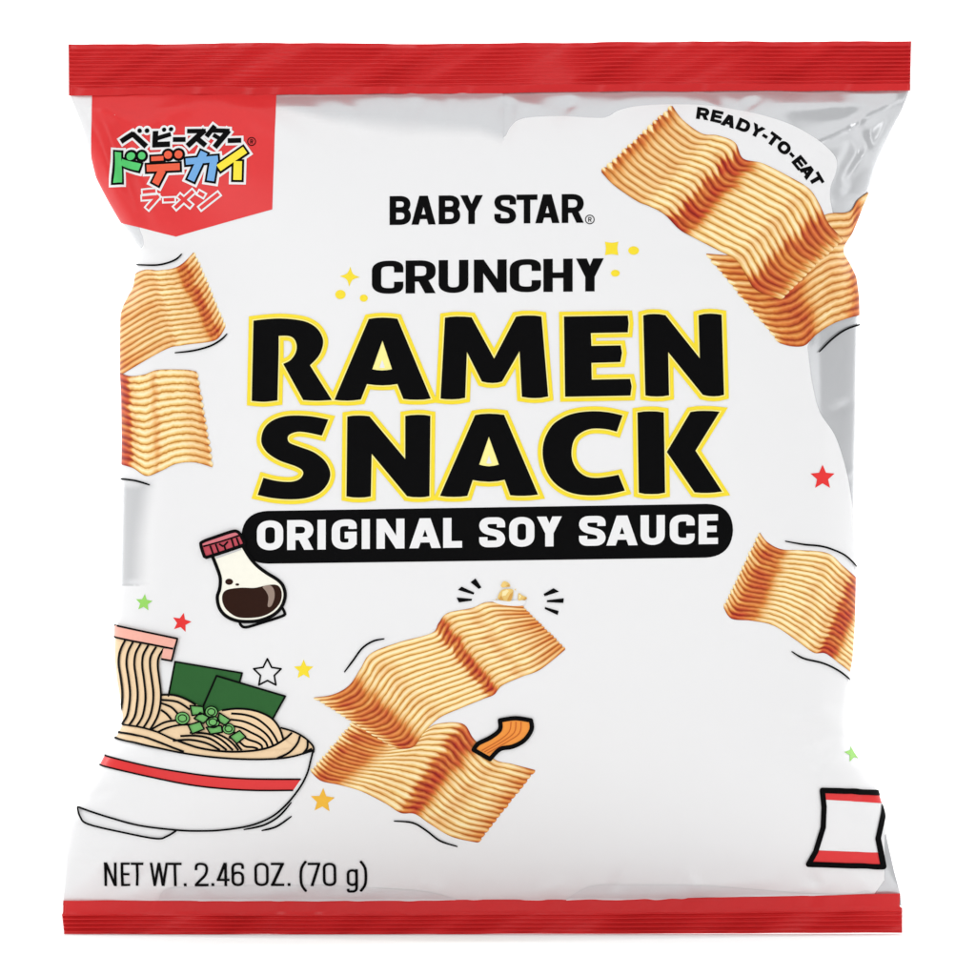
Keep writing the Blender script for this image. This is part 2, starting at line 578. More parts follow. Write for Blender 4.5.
# ---------------------------------------------------------------- film body
def build_body():
    nu, nv, nb = 420, 470, 90
    v = np.linspace(0, 1, nv)
    ys = np.linspace(YT, YB, nv)
    u = 0.5 - 0.5 * np.cos(np.pi * np.linspace(0, 1, nu))
    Y, U = np.meshgrid(ys, u, indexing='ij')
    X = leftx(Y) + (rightx(Y) - leftx(Y)) * U
    F = to_world(X, Y, depth(X, Y)).reshape(-1, 3)
    ub = 0.5 - 0.5 * np.cos(np.pi * np.linspace(0, 1, nb))[1:-1]
    Yb, Ub = np.meshgrid(ys, ub, indexing='ij')
    Xb = leftx(Yb) + (rightx(Yb) - leftx(Yb)) * Ub
    B = to_world(Xb, Yb, -depth(Xb, Yb) * 0.92).reshape(-1, 3)
    faces = []
    for j in range(nv - 1):
        for i in range(nu - 1):
            a = j * nu + i
            faces.append((a, a + nu, a + nu + 1, a + 1))
    off = nv * nu
    m = nb - 2
    for j in range(nv - 1):
        row = [j * nu] + [off + j * m + i for i in range(m)] + [j * nu + nu - 1]
        nxt = [(j + 1) * nu] + [off + (j + 1) * m + i for i in range(m)] + [(j + 1) * nu + nu - 1]
        for i in range(len(row) - 1):
            faces.append((row[i], row[i + 1], nxt[i + 1], nxt[i]))
    mesh_obj('film_body', np.vstack([F, B]), faces, FILM, bag)


build_body()


# ---------------------------------------------------------------- crimped seals
def build_seal(name, top, bottom, left, right, ridges, ridge_lo, ridge_hi, seed):
    """left/right/top/bottom are functions; a thin closed slab with crimp ridges on both sides"""
    nx = 260
    ny = 110
    k = np.linspace(0, 1, nx); v = np.linspace(0, 1, ny)
    V, K = np.meshgrid(v, k, indexing='ij')
    X = left(V) + (right(V) - left(V)) * K
    Yv = top(X) + (bottom(X) - top(X)) * V
    env = np.clip((V - ridge_lo) / 0.03, 0, 1) * np.clip((ridge_hi - V) / 0.03, 0, 1)
    ph = (V - ridge_lo) / (ridge_hi - ridge_lo) * ridges * 2 * np.pi
    amp = 0.00034 * (0.75 + 0.35 * pucker(X, 55, seed) + 0.25 * pucker(X + 2 * Yv, 21, seed + 2))
    rd = amp * env * np.sin(ph + 0.12 * pucker(X, 70, seed + 1))
    wav = 0.0013 * pucker(X + 0.5 * Yv, 120, seed + 3) + 0.0005 * pucker(X - 0.9 * Yv, 47, seed + 4) + 0.0003 * pucker(X + 1.6 * Yv, 19, seed + 5)
    tie = V if name == 'bottom_seal' else 1 - V
    wav = wav * np.clip((tie - 0.32) * 1.7, 0, 1)
    free = 0.00018 * pucker(X * 1.0 + Yv * .4, 13, seed + 6) * (1 - env)
    th = 0.0009
    Fz = th + rd + wav + free
    Bz = -th + rd + wav
    F = to_world(X, Yv, Fz).reshape(-1, 3)
    B = to_world(X, Yv, Bz).reshape(-1, 3)
    o = ny * nx
    faces = []
    for j in range(ny - 1):
        for i in range(nx - 1):
            a = j * nx + i
            faces.append((a, a + nx, a + nx + 1, a + 1))
            faces.append((o + a, o + a + 1, o + a + nx + 1, o + a + nx))
    for i in range(nx - 1):
        faces.append((i, i + 1, o + i + 1, o + i))
        a = (ny - 1) * nx + i
        faces.append((a, o + a, o + a + 1, a + 1))
    for j in range(ny - 1):
        a = j * nx
        faces.append((a, o + a, o + a + nx, a + nx))
        a = j * nx + nx - 1
        faces.append((a, a + nx, o + a + nx, o + a))
    return mesh_obj(name, np.vstack([F, B]), faces, SEALRED, bag)


build_seal('top_seal',
           lambda x: np.interp(x, [68, 300, 465, 640, 911], [44.2, 43.4, 43.8, 41.8, 41.3]) + 0.5 * pucker(x, 40, 9) + 0.25 * pucker(x, 13, 10),
           lambda x: np.interp(x, [68, 170, 280, 500, 650, 911], [95.5, 94.8, 95.0, 93.2, 91.4, 90.6]) + 0.5 * pucker(x, 30, 8),
           lambda v: 68.4 + 0.5 * v + 0 * v, lambda v: 911.3 - 1.2 * v, 10, 0.06, 0.86, 2)
build_seal('bottom_seal',
           lambda x: np.interp(x, [62, 300, 600, 902], [900.3, 901, 899, 893.8]) + 0.4 * pucker(x, 34, 12),
           lambda x: np.interp(x, [62, 300, 600, 902], [934, 934, 934, 932.6]) + 0.2 * pucker(x, 40, 13),
           lambda v: np.interp(v, [0, 0.36, 0.42, 1], [63.4, 63, 62.0, 64.4]), lambda v: np.interp(v, [0, 0.32, 0.38, 1], [900.2, 899.6, 902.2, 902.0]), 4.5, 0.40, 0.96, 6)

# ---------------------------------------------------------------- printed grounds
panel = [(-10, 90), (503, 90), (503, 139)] + spline([(506, 137),  # cut-outs follow grey reflection bands, painted by showing the grey film
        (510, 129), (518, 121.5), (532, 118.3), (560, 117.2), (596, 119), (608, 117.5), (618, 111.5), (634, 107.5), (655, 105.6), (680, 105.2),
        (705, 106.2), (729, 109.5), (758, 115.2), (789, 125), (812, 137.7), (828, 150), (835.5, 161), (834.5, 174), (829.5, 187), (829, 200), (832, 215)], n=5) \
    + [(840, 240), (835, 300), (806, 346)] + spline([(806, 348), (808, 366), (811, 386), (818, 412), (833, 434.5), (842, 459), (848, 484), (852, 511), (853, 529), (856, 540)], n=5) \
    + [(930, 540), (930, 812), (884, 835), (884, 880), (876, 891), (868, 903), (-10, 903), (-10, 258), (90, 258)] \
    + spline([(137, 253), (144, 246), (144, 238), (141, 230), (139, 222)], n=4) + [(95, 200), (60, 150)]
SHADEGREY = ink('painted shade grey', (0.73, 0.735, 0.745, 1), 0.3, 0.3, 0.01)  # grey shading above the bottom seal, painted as flat strips


def shaded_white():
    """white ink with soft grey shading painted in: a vertex attribute mixes it to film grey"""
    m = bpy.data.materials.new('shaded white ink')
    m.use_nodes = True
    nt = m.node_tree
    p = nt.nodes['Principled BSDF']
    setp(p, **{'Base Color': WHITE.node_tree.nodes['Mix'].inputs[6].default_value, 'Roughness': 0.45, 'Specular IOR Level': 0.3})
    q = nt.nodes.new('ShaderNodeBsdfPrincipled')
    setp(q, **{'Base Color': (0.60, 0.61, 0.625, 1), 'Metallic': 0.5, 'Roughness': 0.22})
    at = nt.nodes.new('ShaderNodeAttribute'); at.attribute_name = 'ink'  # low values paint the grey shading, full value is plain white
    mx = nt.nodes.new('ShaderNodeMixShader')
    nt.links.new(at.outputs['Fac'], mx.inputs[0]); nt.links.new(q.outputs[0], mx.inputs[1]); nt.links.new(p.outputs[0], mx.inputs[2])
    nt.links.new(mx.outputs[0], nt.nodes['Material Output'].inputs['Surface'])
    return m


def painted_shade(o):  # paints the soft shade of the top band and left side
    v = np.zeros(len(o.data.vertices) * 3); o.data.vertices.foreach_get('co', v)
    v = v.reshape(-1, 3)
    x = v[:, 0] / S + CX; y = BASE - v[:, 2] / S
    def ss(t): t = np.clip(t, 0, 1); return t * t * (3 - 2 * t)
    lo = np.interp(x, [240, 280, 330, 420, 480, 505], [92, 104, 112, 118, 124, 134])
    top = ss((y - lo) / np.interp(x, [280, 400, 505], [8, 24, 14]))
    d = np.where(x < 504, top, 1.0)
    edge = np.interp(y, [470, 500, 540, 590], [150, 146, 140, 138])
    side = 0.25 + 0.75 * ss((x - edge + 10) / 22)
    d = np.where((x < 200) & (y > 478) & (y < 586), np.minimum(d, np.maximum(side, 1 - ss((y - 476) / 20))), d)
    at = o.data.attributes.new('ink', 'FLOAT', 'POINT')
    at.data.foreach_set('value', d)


painted_shade(printed('white_panel', shaded_white(), [panel], 1, grid=3.0, step=3))
printed('painted_shade_strip', SHADEGREY, [spline([(158, 903), (161, 893), (170, 887), (200, 885.5), (260, 884), (330, 884), (380, 887), (430, 891), (470, 903)], n=4)], 2)
printed('painted_shade_strip', SHADEGREY, [spline([(560, 903), (590, 885), (640, 883.5), (700, 884), (750, 888), (800, 892), (850, 893), (868, 890), (880, 903)], n=4)], 2)
corner = printed('corner_panel', RED, [[(92, 94), (276.5, 94), (273.5, 211), (177.5, 237.3), (121, 222.5), (92, 170)]], 2, grid=3)

# ---------------------------------------------------------------- corner logo
def LZ(p): return (100 + p[0] / 5.741, 110 + p[1] / 5.741)
def LS(a, b, w): return stroke([LZ(a), LZ(b)], w / 5.741)
def LD(x, y, r): return disc(*LZ((x, y)), r / 5.741, n=16)


def bars(segs, grow_by, dots=()):
    out = []
    for (a, b, w) in segs:
        l = math.hypot(b[0] - a[0], b[1] - a[1])
        ex = grow_by / l / 2
        a2 = (a[0] - (b[0] - a[0]) * ex, a[1] - (b[1] - a[1]) * ex); b2 = (b[0] + (b[0] - a[0]) * ex, b[1] + (b[1] - a[1]) * ex)
        out += LS(a2, b2, w + grow_by)
    for (x, y, r) in dots:
        out.append(LD(x, y, r + grow_by / 2))
    return out


row1 = [((130, 184), (200, 138), 30), ((190, 138), (272, 216), 32), ((322, 125), (322, 222), 32), ((312, 207), (408, 204), 32), ((330, 170), (412, 146), 26),
        ((424, 178), (497, 178), 28), ((505, 130), (612, 130), 26), ((606, 124), (508, 216), 32), ((562, 172), (612, 214), 30),
        ((664, 100), (616, 162), 28), ((645, 126), (748, 130), 26), ((744, 126), (664, 224), 32), ((655, 152), (705, 182), 24), ((738, 186), (816, 184), 28)]
dots1 = [(234, 122, 13), (275, 122, 13), (372, 119, 13), (412, 117, 13)]
green = [((110, 245), (106, 420), 44), ((130, 302), (236, 336), 40)]; gdots = [(186, 270, 25), (246, 270, 25)]
orange = [((302, 288), (372, 285), 26), ((275, 342), (466, 334), 40), ((366, 352), (326, 430), 42)]; odots = [(398, 266, 26), (458, 264, 26)]
blue = [((500, 306), (684, 290), 36), ((604, 252), (530, 412), 42), ((662, 288), (642, 416), 42)]
yel = [((838, 240), (688, 344), 42), ((798, 305), (796, 412), 48)]
row3 = [((256, 474), (326, 470), 20), ((252, 508), (346, 504), 20), ((344, 498), (282, 568), 22), ((374, 522), (436, 520), 20),
        ((544, 474), (440, 568), 22), ((462, 498), (532, 558), 22), ((574, 482), (606, 500), 22), ((690, 490), (584, 572), 22)]
printed('logo_outline', WHITE, bars(row1, 26, dots1) + bars(green, 50, gdots) + bars(orange, 50, odots) + bars(blue, 50) + bars(yel, 50), 3, corner, grid=3, step=3)
printed('logo_lettering', BLACK, bars(row1, 0, dots1) + bars(green, 24, gdots) + bars(orange, 24, odots) + bars(blue, 24) + bars(yel, 24), 4, corner, grid=3, step=3)
for nm, mt, sg, dt in (('logo_letter', LGREEN, green, gdots), ('logo_letter', LORANGE, orange, odots), ('logo_letter', LBLUE, blue, ()), ('logo_letter', LYELLOW, yel, ())):
    o = printed(nm, mt, bars(sg, 0, [(x, y, r - 3) for (x, y, r) in dt]), 5, corner, grid=3, step=3)
    o['label'] = {'logo green ink': 'green logo letter', 'logo orange ink': 'orange logo letter', 'logo blue ink': 'blue logo letter', 'logo yellow ink': 'yellow logo letter'}[mt.name]
printed('logo_outline', WHITE, bars(row3, 20), 3, corner, grid=3, step=3)
printed('logo_lettering', RED, bars(row3, -1), 4, corner, grid=3, step=3)


def reg_mark(name, x, y, R, w, layer, parent, mat=BLACK):
    P = stroke(disc(x, y, R, n=24), w, True)
    for pl in glyph('R', R * 0.75, R * 1.1, w * .9):
        P.append([(x - R * .36 + a, y + R * .55 - b) for a, b in pl])
    return printed(name, mat, P, layer, parent, grid=None)


reg_mark('registered_mark', *LZ((875, 190)), 4.0, 0.9, 3, corner)

# ---------------------------------------------------------------- words
printed('brand_name', BLACK, text_line([('B', 390.2, 411.4), ('A', 411.9, 436), ('B', 439, 460.4), ('Y', 460.4, 483), ('S', 494.3, 515.9), ('T', 516.4, 537.2),
                                        ('A', 535, 559), ('R', 561.3, 583.2)], 226.8, 224.6, 28.8, 6.5, 5.4, 8), 2)
reg_mark('registered_mark', 589.2, 221.3, 4.3, 0.9, 2, bag)
printed('product_word', BLACK, text_line([('C', 372.7, 404), ('R', 406.2, 436), ('U', 439, 468.5), ('N', 474, 506.6), ('C', 509.6, 540.6), ('H', 543, 572), ('Y', 575.4, 603)],
                                         295.4, 292.8, 32.8, 9.3, 5.6, 9), 2)

K = 5.741
R_ = Z(240, 300, K, spline([(88, 125), (160, 117), (240, 113), (330, 120), (400, 137), (455, 175), (485, 235), (476, 295), (450, 340), (410, 380), (535, 578), (450, 582), (372, 578),
                            (258, 372), (300, 350), (328, 310), (335, 270), (322, 232), (290, 213), (232, 212), (232, 300), (225, 580), (150, 588), (78, 583)], True, 5,
                           (0, 9, 10, 12, 13, 19, 20, 21, 23)))
A_ = Z(240, 300, K, [(745, 117), (785, 111), (825, 109), (868, 111), (908, 116), (1098, 570), (1060, 576), (1018, 577), (978, 576), (942, 572), (908, 487), (868, 493), (825, 495), (780, 493), (735, 487), (700, 575), (662, 580), (625, 582), (588, 581), (550, 577)])
A_h = Z(240, 300, K, [(823, 240), (765, 403), (792, 408), (820, 410), (850, 408), (878, 403)])
M_ = Z(400, 300, K, [(260, 110), (295, 105), (330, 103), (372, 104), (412, 108), (540, 343), (665, 104), (700, 98), (735, 97), (775, 98), (810, 103), (848, 558), (808, 566), (770, 568), (735, 566), (698, 560), (685, 300), (585, 473), (558, 480), (530, 482), (500, 480), (470, 473), (385, 305), (375, 566), (338, 573), (300, 575), (265, 574), (235, 570)])
E_ = Z(570, 300, K, [(-38, 103), (325, 97), (330, 140), (325, 193), (115, 197), (118, 270), (285, 267), (292, 310), (283, 362), (118, 367), (120, 462), (338, 458), (347, 500), (340, 553), (-32, 560)])
N_ = Z(570, 300, K, [(413, 97), (440, 90), (470, 88), (505, 89), (540, 95), (735, 340), (728, 95), (760, 87), (795, 85), (830, 87), (860, 92), (873, 548), (845, 555), (815, 557), (782, 555), (752, 548), (555, 305), (560, 551), (525, 557), (490, 558), (455, 557), (425, 552)])
S_ = Z(240, 400, K, spline([(515, 115), (478, 207), (400, 190), (340, 185), (295, 200), (283, 222), (295, 248), (350, 270), (430, 300), (490, 345), (520, 395), (525, 440), (505, 490), (460, 535), (390, 562), (300, 570), (200, 563), (112, 545),
                            (145, 447), (220, 465), (300, 470), (350, 455), (372, 425), (362, 400), (320, 378), (240, 350), (175, 310), (140, 265), (133, 220), (150, 165), (190, 125), (250, 100), (320, 92), (420, 97)], True, 4, (0, 1, 17, 18)))
N2 = Z(240, 400, K, [(623, 98), (655, 93), (690, 92), (720, 93), (750, 97), (953, 340), (953, 95), (985, 90), (1023, 88), (1062, 89), (1096, 95), (1091, 552), (1060, 557), (1028, 558), (995, 557), (963, 552), (762, 310), (757, 553), (722, 559), (690, 560), (655, 559), (618, 553)])
A2 = Z(400, 400, K, [(432, 90), (470, 84), (510, 82), (555, 84), (597, 89), (790, 543), (752, 548), (715, 550), (672, 550), (632, 547), (600, 458), (558, 467), (510, 470), (462, 467), (418, 460), (388, 550), (350, 555), (310, 556), (268, 555), (232, 550)])
A2h = Z(400, 400, K, [(510, 213), (455, 372), (482, 379), (510, 382), (540, 379), (567, 372)])
C_ = Z(570, 400, K, spline([(295, 92), (262, 185), (200, 170), (120, 168), (60, 190), (20, 230), (5, 290), (10, 350), (40, 405), (90, 440), (150, 448), (220, 440), (272, 430), (308, 520), (220, 540), (120, 548), (30, 540), (-40, 515), (-100, 468), (-142, 400), (-160, 310), (-148, 225), (-106, 150), (-50, 108), (0, 86), (60, 73), (140, 68), (220, 75)], True, 4, (0, 1, 12, 13)))
K1 = Z(570, 400, K, [(380, 75), (418, 69), (455, 68), (492, 69), (530, 75), (537, 532), (498, 539), (460, 540), (420, 539), (387, 532)])
K2 = Z(570, 400, K, [(682, 72), (720, 66), (760, 65), (805, 66), (848, 70), (710, 292), (862, 525), (820, 531), (780, 533), (742, 533), (705, 530), (547, 300)])
for word in ((R_, A_, M_, E_, N_), (S_, N2, A2, C_, K1, K2)):
    holes = {id(A_): A_h, id(A2): A2h}
    P = []; Q = []
    for g in word:
        P += grow(g, 4.9); Q += grow(g, 1.3)
    hb = [holes[id(g)] for g in word if id(g) in holes]
    t_ = printed('title_word', BLACK, list(word), 5, holes=hb)
    printed('word_outline', YELLOW, P, 3, t_, grid=5)
    printed('word_outline', PALE, Q, 4, t_, grid=5)
    # a pinhole of white in the middle of the A
    for h in hb:
        c = (sum(p[0] for p in h) / len(h), sum(p[1] for p in h) / len(h) + 2.0)
        printed('letter_counter', WHITE, [[(c[0] + (p[0] - c[0]) * .28, c[1] + (p[1] - c[1]) * .28) for p in h]], 5, t_, grid=None)

ban = [(247, 512.5), (709, 503.6), (731.5, 505), (731, 556.5), (708, 557.2), (246, 563.4)]
ban = rpath([(242.8, 511.2), (731.8, 503.4), (730.8, 556.8), (243.2, 563.6)], 29, True, 10)
banner = printed('flavour_banner', BLACK, [ban], 2)
printed('flavour_text', WHITE, text_line([('O', 258.7, 284.8), ('R', 288.7, 314.8), ('I', 318.9, 327), ('G', 333, 357.8), ('I', 362.8, 370.8), ('N', 377.5, 405.2), ('A', 410, 441.2), ('L', 443.6, 462.3),
                                          ('S', 479.3, 505), ('O', 509, 534), ('Y', 536.5, 561.2), ('S', 578.2, 604.6), ('A', 605.4, 636.4), ('U', 639.3, 663.4), ('C', 668.3, 693), ('E', 697, 716.2)],
                                         550.0, 543.6, 29.6, 8.2, 6.6, 9), 3, banner)

rte = [('R', 115, 130, 8, 12.6), ('E', 186, 145, 13, 11.2), ('A', 247, 168, 18, 13.8), ('D', 322, 192, 24, 13), ('Y', 390, 219, 29, 13.6), ('-', 431, 246, 33, 5.4), ('T', 474, 264, 37, 12.6), ('O', 528, 305, 43, 13.2),
       ('-', 568, 341, 47, 5.4), ('E', 606, 381, 51, 11.2), ('A', 647, 425, 55, 13.6), ('T', 691, 466, 60, 12.4)]
P = []
for ch, zx, zy, an, w in rte:
    x, y = 680 + zx / 5.137, 90 + zy / 5.137
    ca, sa = math.cos(math.radians(an)), math.sin(math.radians(an))
    for pl in glyph(ch, w, 12.2, 3.9, 3.2, 4.5):
        P.append([(x + (gx - w / 2) * ca + (gy - 5.6) * sa, y + (gx - w / 2) * sa - (gy - 5.6) * ca) for gx, gy in pl])
printed('slogan_text', BLACK, P, 2, grid=None, step=3)

printed('net_weight_text', BLACK, text_line([('N', 104.8, 117.3), ('E', 121.4, 130.6), ('T', 131.6, 144.2), ('W', 150.6, 169), ('T', 168.8, 182.4), ('.', 184.2, 187), ('2', 195.5, 208.8), ('.', 211.6, 214.6),
                                             ('4', 217.2, 230), ('6', 232, 244.6), ('O', 254.9, 269.2), ('Z', 271.4, 284.6), ('.', 288, 290.8), ('(', 301, 306.4), ('7', 308.2, 320.8), ('0', 323.2, 336.6),
                                             ('g', 347, 358.2), (')', 361, 366.4)], 885.0, 884.4, 23.6, 2.7, 2.3, 7), 4, grid=None, step=3)


# ---------------------------------------------------------------- printed pictures of noodle crackers
def chip_mat(name, n, bands):
    """UV x runs along the strands, UV y across them; bands = (position, redness 0..1)"""
    m = bpy.data.materials.new(name)
    m.use_nodes = True
    nt = m.node_tree
    p = nt.nodes['Principled BSDF']
    setp(p, **{'Roughness': 0.42, 'Specular IOR Level': 0.15})
    uv = nt.nodes.new('ShaderNodeUVMap'); uv.uv_map = 'UVMap'
    sep = nt.nodes.new('ShaderNodeSeparateXYZ')
    nt.links.new(uv.outputs['UV'], sep.inputs[0])

    def math_(op, a, b=None):
        k = nt.nodes.new('ShaderNodeMath'); k.operation = op
        for i, s in enumerate((a, b)):
            if s is None: continue
            if isinstance(s, (int, float)): k.inputs[i].default_value = s
            else: nt.links.new(s, k.inputs[i])
        return k.outputs[0]

    def ramp(src, stops, interp='LINEAR'):
        k = nt.nodes.new('ShaderNodeValToRGB')
        cr = k.color_ramp; cr.interpolation = interp
        while len(cr.elements) < len(stops): cr.elements.new(0.5)
        for e, (pos, c) in zip(cr.elements, stops):
            e.position = pos; e.color = c
        nt.links.new(src, k.inputs[0])
        return k.outputs['Color']

    nz = nt.nodes.new('ShaderNodeTexNoise'); nz.inputs['Scale'].default_value = 1.0; nz.inputs['Detail'].default_value = 3
    mp = nt.nodes.new('ShaderNodeMapping'); mp.inputs['Scale'].default_value = (16, n * 0.9, 1)
    nt.links.new(uv.outputs['UV'], mp.inputs['Vector']); nt.links.new(mp.outputs[0], nz.inputs['Vector'])
    wob = math_('MULTIPLY', math_('SUBTRACT', nz.outputs['Fac'], 0.5), 0.5)
    fr = math_('FRACT', math_('ADD', math_('MULTIPLY', sep.outputs['Y'], float(n)), wob))
    # one strand: narrow dark gap, golden flanks, cream top; then the same in amber and in toasted red brown
    strand = ramp(fr, [(0.0, rgb(176, 112, 44)), (0.05, rgb(210, 156, 78)), (0.15, rgb(242, 210, 142)), (0.42, rgb(253, 240, 200)), (0.62, rgb(247, 222, 160)), (0.83, rgb(233, 188, 106)), (0.94, rgb(200, 138, 58)), (1.0, rgb(176, 112, 44))])
    amber = ramp(fr, [(0.0, rgb(158, 74, 24)), (0.1, rgb(192, 106, 36)), (0.4, rgb(240, 180, 98)), (0.62, rgb(230, 150, 66)), (0.85, rgb(196, 106, 38)), (1.0, rgb(158, 74, 24))])
    toast = ramp(fr, [(0.0, rgb(126, 28, 20)), (0.12, rgb(164, 46, 28)), (0.4, rgb(214, 100, 52)), (0.6, rgb(196, 74, 42)), (0.82, rgb(166, 44, 30)), (1.0, rgb(126, 28, 20))])
    row = math_('FLOOR', math_('ADD', math_('MULTIPLY', sep.outputs['Y'], float(n)), wob))
    wn = nt.nodes.new('ShaderNodeTexWhiteNoise'); wn.noise_dimensions = '1D'
    nt.links.new(row, wn.inputs['W'])
    hump = math_('ABSOLUTE', math_('SUBTRACT', fr, 0.5))
    xs_ = math_('ADD', sep.outputs['X'], math_('ADD', math_('MULTIPLY', math_('SUBTRACT', wn.outputs['Value'], 0.5), 0.03), math_('MULTIPLY', math_('SUBTRACT', hump, 0.25), 0.06)))
    xs_ = math_('MINIMUM', math_('MAXIMUM', xs_, 0.0), 1.0)
    bs = sorted(bands)
    red = ramp(xs_, [(b[0], (b[1], b[1], b[1], 1)) for b in bs], 'EASE')
    n2 = nt.nodes.new('ShaderNodeTexNoise'); n2.inputs['Scale'].default_value = 6.0; n2.inputs['Detail'].default_value = 3
    nt.links.new(uv.outputs['UV'], n2.inputs['Vector'])
    rr = math_('MULTIPLY', red, math_('ADD', math_('MULTIPLY', n2.outputs['Fac'], 0.9), 0.50))
    rr = math_('ADD', rr, math_('MULTIPLY', math_('SUBTRACT', n2.outputs['Fac'], 0.53), 0.2))
    rr = math_('ADD', rr, math_('MULTIPLY', math_('SUBTRACT', wn.outputs['Value'], 0.5), 0.14))
    f1 = math_('MINIMUM', math_('MAXIMUM', math_('MULTIPLY', math_('SUBTRACT', rr, 0.04), 1.7), 0.0), 1.0)
    f2 = math_('MINIMUM', math_('MAXIMUM', math_('MULTIPLY', math_('SUBTRACT', rr, 0.5), 2.0), 0.0), 1.0)
    m1 = nt.nodes.new('ShaderNodeMix'); m1.data_type = 'RGBA'
    nt.links.new(f1, m1.inputs[0]); nt.links.new(strand, m1.inputs[6]); nt.links.new(amber, m1.inputs[7])
    mx = nt.nodes.new('ShaderNodeMix'); mx.data_type = 'RGBA'
    nt.links.new(f2, mx.inputs[0]); nt.links.new(m1.outputs[2], mx.inputs[6]); nt.links.new(toast, mx.inputs[7])
    nt.links.new(mx.outputs[2], p.inputs['Base Color'])
    return m


def chip(top, bot, n, bands, layer, label, start_scallop=3.2, end_scallop=1.6):
    us = 170; per = 7
    vs = n * per
    T = np.array(spline(top, n=8)); B = np.array(spline(bot, n=8))
    idx = np.linspace(0, len(T) - 1, us)
    def samp(A): return np.stack([np.interp(idx, np.arange(len(A)), A[:, k]) for k in (0, 1)], -1)
    T, B = samp(T), samp(B)
    v = np.linspace(0, 1, vs + 1)
    G = T[None] * (1 - v)[:, None, None] + B[None] * v[:, None, None]
    # strand ends: each one rounded and of slightly different length
    sc_ = np.abs(np.sin(np.pi * v * n)) ** 0.6
    jit = rng.uniform(-.8, .8, n + 1)[np.minimum((v * n).astype(int), n)]
    for end, amount in ((0, start_scallop), (us - 1, end_scallop)):
        nb = 8 if end == 0 else us - 9
        d = G[:, end] - G[:, nb]
        d /= np.linalg.norm(d, axis=-1, keepdims=True)
        G[:, end] += d * ((sc_ - 0.5) * amount + jit * amount * .25)[:, None]
    # long edges: uneven
    x = G[..., 0].ravel(); y = G[..., 1].ravel()
    co, nr = on_bag(x, y, layer)
    faces = []
    for j in range(vs):
        for i in range(us - 1):
            a = j * us + i
            faces.append((a, a + us, a + us + 1, a + 1))
    a, b, c = co[faces[us // 2][0]], co[faces[us // 2][1]], co[faces[us // 2][2]]
    if np.cross(b - a, c - a)[1] > 0:
        faces = [f[::-1] for f in faces]
    o = mesh_obj('ramen_cracker', co, faces, chip_mat('noodle cracker print', n, bands), bag, nr)
    uvl = o.data.uv_layers.new(name='UVMap')
    li = np.zeros(len(o.data.loops), int); o.data.loops.foreach_get('vertex_index', li)
    uvs = np.stack([(li % us) / (us - 1), (li // us) / vs], -1)
    uvl.data.foreach_set('uv', uvs.ravel())
    o['label'] = label
    return o


chip([(704, 255), (738, 256), (772, 246), (800, 230), (825, 215), (848, 212), (857, 200), (872, 189)],
     [(778, 344), (790, 347), (803, 346), (815, 335), (830, 325), (845, 319), (858, 315.5), (874, 311)], 14,
     [(0, .0), (.03, .55), (.12, .7), (.34, .85), (.5, .3), (.66, .35), (.84, .8), (.92, .2), (1, .4)], 2, 'printed cracker curling round the right edge, partly covered')
chip([(672, 107), (682, 121), (701, 135), (717, 137), (734, 144), (742, 160), (762, 165), (790, 179), (808, 190), (818, 205), (827, 224), (842, 239)],
     [(600.5, 173.6), (613, 187), (636, 203), (648, 208), (663, 216), (678, 231), (692, 239), (715, 251), (734, 261), (744, 276), (754, 291), (779, 300.5)], 14,
     [(0, .05), (.025, .75), (.1, .35), (.2, .32), (.3, .02), (.37, .25), (.42, 1), (.485, 1), (.56, .05), (.68, .0), (.735, .25), (.8, .1), (.88, .85), (.95, .8), (1, .2)], 3, 'large printed cracker at the top right')
chip([(195.3, 253), (185, 263.5), (175, 269), (160, 271), (140, 272), (100, 296)],
     [(227, 328), (221, 338), (212, 342.5), (184, 346), (164, 351.5), (112, 381)], 15,
     [(0, .0), (.03, .3), (.12, .5), (.2, .85), (.32, .8), (.45, .3), (.6, .1), (.7, .35), (.84, .35), (1, .6)], 2, 'printed cracker at the upper left edge')
chip([(198.4, 372.3), (190, 370.5), (175, 370), (158, 370.5), (145, 375), (130, 376), (116, 370)],
     [(214.5, 467.6), (196, 462.5), (178, 464), (163, 471), (148, 476), (134, 468), (116, 463)], 13,
     [(0, .25), (.03, .5), (.12, .3), (.3, .03), (.46, .05), (.53, .4), (.6, .1), (.7, .03), (.8, .3), (.86, 1), (.96, 1), (1, .5)], 3, 'printed cracker at the left edge below the first')
chip([(354, 721), (372, 729), (396, 736), (420, 731), (438, 722), (463, 722), (474, 737), (494, 757), (512, 762), (535, 768)],
     [(312, 770), (322, 779), (340, 783), (361, 789), (385, 801), (401, 811), (415, 812), (430, 822), (452, 835), (478, 841)], 15,
     [(0, .0), (.025, .4), (.08, .85), (.18, .75), (.3, .08), (.42, .18), (.5, .08), (.57, .8), (.65, 1), (.74, .1), (.8, .3), (.88, .1), (1, .65)], 2, 'lower printed cracker in the centre, tucked under the other')
ce = chip([(315, 696), (334, 693), (350, 684), (361, 668), (372, 652), (400, 641), (432, 632), (439, 622), (448, 612), (472, 607), (489, 601), (521, 604)],
          [(393, 745), (404, 747), (415, 744), (425, 730), (440, 716), (462, 706), (484, 697), (494, 693), (502, 684), (522, 675), (540, 668), (565, 648)], 15,
          [(0, .0), (.025, .45), (.1, .85), (.2, .8), (.28, .1), (.36, .2), (.42, .0), (.54, .02), (.6, .7), (.66, 1), (.715, .2), (.77, .02), (.81, .3), (.86, .05), (1, .6)], 3, 'upper printed cracker in the centre with a broken corner')
